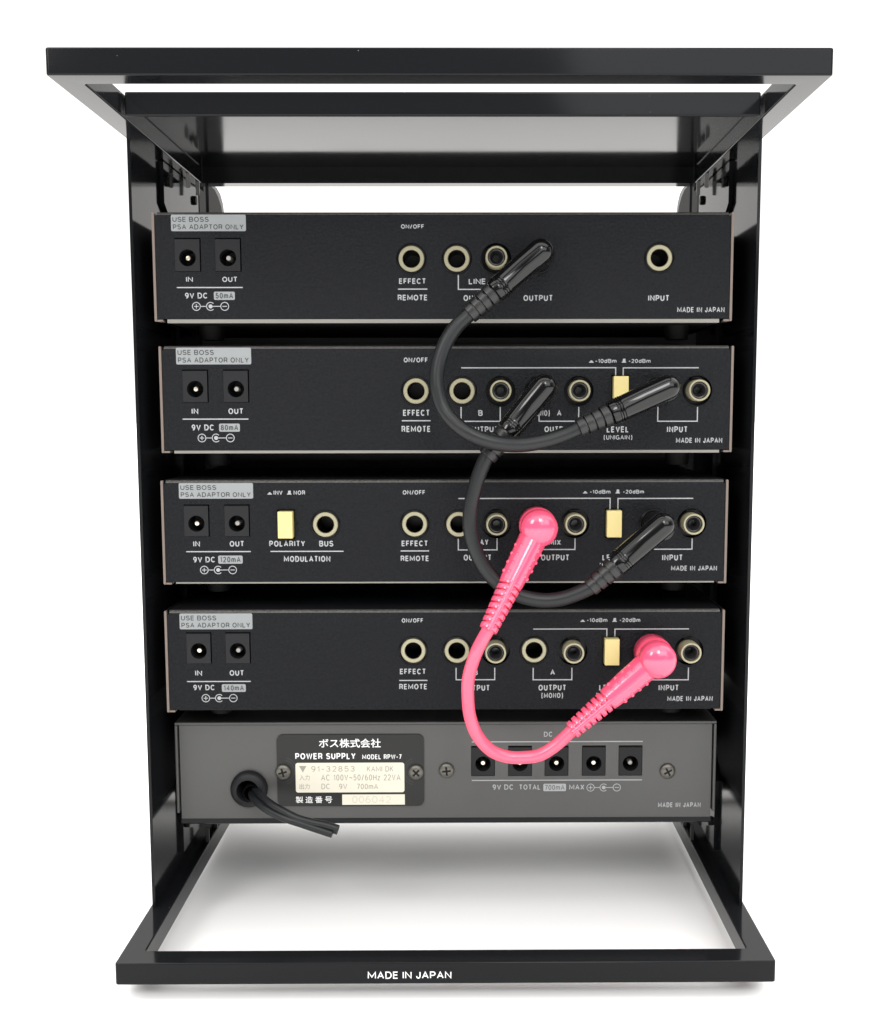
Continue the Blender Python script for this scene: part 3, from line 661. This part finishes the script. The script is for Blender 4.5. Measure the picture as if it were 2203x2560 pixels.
# mains cord: grommet, then a twin lead that drops to the right and ends in a cut
bm = bmesh.new(); lathe(bm, [(4.3, 6), (4.3, -3.2), (4.6, -3.7), (6.4, -3.2), (7.3, -2.2), (7.55, -1.2), (7.55, -.02), (4.3, -.02)], 56, -81.25, L(53.45))
obj("cord_grommet", bm, "dcbody", ps)
bm = bmesh.new(); lathe(bm, [(3.0, 6), (3.0, -3.5), (3.35, -3.8), (3.6, -3.4), (3.6, 6)], 40, -79.7, L(52.5))
obj("strain_relief", bm, "bakelite", ps)
k1 = [(-80.0, 18, 52.9), (-79.0, 12, 53.3), (-76.8, 7, 53.4), (-73.5, 2, 53.0), (-68.7, -3, 51.9), (-63.7, -6, 50.6), (-58.6, -8, 48.9), (-52.8, -9, 47.6), (-46.8, -10, 46.7), (-42.3, -11, 45.7)]
k2 = [(-81.4, 18, 51.2), (-80.4, 12, 51.5), (-79.0, 7, 51.7), (-76.3, 2, 51.5), (-71.4, -3, 50.4), (-66.7, -6, 49.2), (-61.9, -8, 48.2), (-57.0, -9, 47.0), (-51.2, -10, 45.4), (-44.6, -11, 43.6)]
k3 = [((a[0] + b[0]) / 2 + (.9 if i > 6 else 0), (a[1] + b[1]) / 2 + .3, (a[2] + b[2]) / 2) for i, (a, b) in enumerate(zip(k1, k2))]
bm = bmesh.new()
for kk, r in ((k1, 1.5), (k2, 1.5)): tube(bm, [(x, y - PY, z - ps_z) for x, y, z in spline(kk, 8)], r, 18)
n3 = spline([(x, y - PY, z - ps_z) for x, y, z in k3[4:]], 8); tube(bm, n3, [.6 + .9 * i / (len(n3) - 1) for i in range(len(n3))], 14, flat=.8)
obj("mains_cord", bm, "cable", ps)

# ================================================================== PATCH CABLES
def resample_axis(p0, p1, ts, bend=None):
    d = (p1 - p0); Ld = d.length; d.normalize()
    return [p0 + d * t for t in ts], Ld
def black_plug(parent, head, tail, jack):
    """right-angle moulded plug: shaft into the socket, glossy barrel, ribbed strain relief"""
    head, tail = Vector(head), Vector(tail); Lp = (tail - head).length
    hr = 4.75
    prof = [(-hr * math.cos(a), hr * math.sin(a)) for a in [math.radians(x) for x in (2, 12, 25, 40, 55, 70, 82, 90)]]
    b_end = Lp * .50
    prof += [(b_end * .5, 4.72), (b_end - .2, 4.62)]
    for k in range(3):                        # three fine rings at the barrel's end
        t = b_end + k * .95; prof += [(t, 4.68), (t + .35, 4.78), (t + .55, 4.5)]
    t = b_end + 3.1; prof += [(t, 4.6), (Lp * .635, 4.5), (Lp * .64, 3.2)]
    pts, _ = resample_axis(head, tail, [p[0] for p in prof])
    bm = bmesh.new(); tube(bm, pts, [p[1] for p in prof], 40)
    o = obj("plug", bm, "plug", parent, smooth=40)
    # ribs
    rb = []; n = 4; t0 = Lp * .645; seg = (Lp - t0) / n
    for k in range(n):
        a = t0 + k * seg; r = 4.5 - .26 * k
        rb += [(a, 2.95), (a + .55, 2.95), (a + .6, r), (a + seg - .15, r - .12), (a + seg, 2.95)]
    pts, _ = resample_axis(head, tail, [p[0] for p in rb])
    bm = bmesh.new(); tube(bm, pts, [p[1] for p in rb], 12)
    obj("strain_relief", bm, "boot", o, smooth=30)
    # neck down to the panel and the shaft inside the socket
    jx, jz = jack; bm = bmesh.new()
    lathe(bm, [(0, head.y - 2.5), (3.9, head.y - 2.2), (4.6, head.y + 1), (4.9, head.y + 6), (5.1, -4), (5.1, -1.3), (4.8, -.9), (0, -.9)], 40, jx, jz)
    obj("neck", bm, "plug", o)
    bm = bmesh.new(); lathe(bm, [(3.1, -.9), (3.1, 10), (2.2, 12), (0, 13)], 24, jx, jz)
    obj("shaft", bm, "tip", o)
def pink_plug(parent, head, tail, jack):
    head, tail = Vector(head), Vector(tail); d = (tail - head).normalized(); Lp = (tail - head).length
    jx, jz = jack
    body = [(0, 5.4), (6, 5.35), (9, 5.2), (Lp * .36, 5.0), (Lp * .56, 4.55)]
    pts = [head + d * t for t, _ in body]; bm = bmesh.new(); tube(bm, pts, [r for _, r in body], 40)
    fr = frames(pts)[0]; t_, n_, b_ = fr
    # grip bumps down both sides
    for s in (-1, 1):
        for k in range(4):
            t = Lp * (.22 + .083 * k) + (s > 0) * 1.0
            r = 5.15 - .03 * t
            for phi in (12, 48):
                c = head + d * t + (b_ * s * math.cos(math.radians(phi)) + n_ * math.sin(math.radians(phi))) * r
                bmesh.ops.create_uvsphere(bm, u_segments=10, v_segments=7, radius=.85, matrix=Matrix.Translation(c))
    # raised mould seam
    sp = [head + d * t + n_ * (r + .02) for t, r in body[1:]]; tube(bm, sp, .12, 8)
    o = obj("plug", bm, "pink", parent, smooth=40)
    # round head: two stepped discs with a domed cap
    hy = head.y; bm = bmesh.new()
    lathe(bm, [(0, -1.4), (6.6, -1.4), (7.0, -1.9), (7.15, hy + 3.2), (7.0, hy + 2.2), (6.75, hy + 1.9), (6.75, hy - .6), (6.9, hy - 1.0), (6.95, hy - 4.2), (6.8, hy - 4.8), (6.4, hy - 5.75), (5.7, hy - 6.6), (4.6, hy - 7.4), (3.2, hy - 8.0), (1.6, hy - 8.35), (0, hy - 8.45)], 56, jx, jz)
    hd = obj("head", bm, "pink", o, smooth=60)
    ct = Vector((jx, hy - 7.1, jz)); e = Vector((-d.x, 0, -d.z)).normalized()
    bm = bmesh.new()
    tube(bm, [Vector((jx, hy - 8.42, jz)) + e * .5, Vector((jx, hy - 7.98, jz)) + e * 3.3, Vector((jx, hy - 6.62, jz)) + e * 5.7], .09, 8)
    obj("mould_seam", bm, "pinkcable", o)
    # slotted strain relief: core, plates on both sides, a spine in front and behind
    t0 = Lp * .545; bm = bmesh.new()
    ts = [t0, Lp * .8, Lp]; tube(bm, [head + d * t for t in ts], [3.2, 2.8, 2.6], 28)
    n = 8; seg = (Lp + 1.2 - t0) / n
    for k in range(n):
        a = t0 + k * seg; r0 = 4.45 - 1.05 * k / n; w = seg * .76
        prof = [(a + .02, r0 - .3), (a + .18, r0 - .04), (a + .3, r0), (a + w - .25, r0 - .08), (a + w - .1, r0 - .14), (a + w, r0 - .4)]
        tube(bm, [head + d * t for t, _ in prof], [r for _, r in prof], 28)
    for s in (-1, 1):
        for q in range(24):
            t = t0 + (Lp + .9 - t0) * q / 23
        line = [head + d * (t0 + (Lp + .9 - t0) * q / 11) + n_ * s * (3.55 - 1.0 * q / 11) for q in range(12)]
        tube(bm, line, 1.15, 12)
    obj("strain_relief", bm, "pink", o, smooth=35)
    bm = bmesh.new(); lathe(bm, [(3.1, -1.4), (3.1, 10), (2.2, 12), (0, 13)], 24, jx, jz); obj("shaft", bm, "tip", o)

def J(i, x, z): return (UX[i] + x, UZ[i] + z)
PC = "patch cables joining one unit to the next"
def patch(label, kind, path, hA, hB, jA, jB, r):
    t = thing("patch_cable", label, "patch cable", (0, 0, 0), PC)
    mk = pink_plug if kind == 'pink' else black_plug
    # boot ends are the second and second-last points of the path
    mk(t, hA, path[0], jA); mk(t, hB, path[-1], jB)
    a = Vector(hA); b = Vector(hB)
    p = [Vector(q) for q in path]
    p = [p[0] + (a - p[0]).normalized() * 4] + p + [p[-1] + (b - p[-1]).normalized() * 4]
    bm = bmesh.new(); tube(bm, spline(p, 12), r, 28)
    obj("cable", bm, 'pinkcable' if kind == 'pink' else 'cable', t, smooth=60)
    return t
c1 = [(8.6, -19.0, 241.6), (4.0, -20.0, 237.1), (0.0, -21.0, 230.8), (-2.5, -22.0, 223.1), (-2.8, -23.0, 216.0), (-0.9, -24.0, 208.8), (3.2, -26.0, 203.1), (9.7, -28.0, 198.4), (18.2, -28.0, 195.6), (26.9, -26.0, 194.9), (35.7, -24.0, 196.1), (43.1, -22.0, 198.3), (48.5, -20.0, 200.6)]
c2 = [(15.2, -18.0, 190.1), (12.7, -18.0, 184.6), (10.6, -18.0, 178.0), (9.1, -18.0, 170.6), (9.1, -18.0, 163.2), (11.0, -18.0, 155.7), (14.9, -18.0, 148.2), (20.8, -18.0, 142.1), (28.3, -18.0, 138.2), (36.5, -18.0, 136.7), (44.7, -18.0, 137.7), (53.6, -18.0, 141.4)]
c3 = [(15.7, -27.0, 127.9), (11.3, -27.0, 119.4), (8.4, -25.0, 109.5), (8.1, -23.0, 100.8), (9.0, -21.0, 92.7), (11.7, -20.0, 85.5), (16.8, -19.0, 79.5), (22.9, -18.0, 76.7), (29.1, -18.0, 76.4), (35.2, -18.0, 77.3), (41.3, -18.0, 81.1), (47.7, -18.0, 87.2)]
jA, jB = J(0, 35.8, 22.4), J(1, 80.9, 22.5)
patch("black patch cable looping from the topmost 50mA unit down to the 80mA unit", 'black', c1, (jA[0] - .4, -18, jA[1] - .2), (jB[0] + .1, -18, jB[1] + .9), jA, jB, 2.75)
jA, jB = J(1, 35.4, 22.5), J(2, 80.9, 22.4)
patch("black patch cable looping from the 80mA unit down to the 120mA unit", 'black', c2, (jA[0] + .6, -17, jA[1] + 1.2), (jB[0] + .0, -18, jB[1] + 1.5), jA, jB, 2.75)
jA, jB = J(2, 35.4, 22.4), J(3, 80.6, 23.3)
patch("bright pink patch cable looping from the 120mA unit down to the 140mA unit", 'pink', c3, (jA[0], -11.5, jA[1]), (jB[0], -12.5, jB[1]), jA, jB, 2.4)
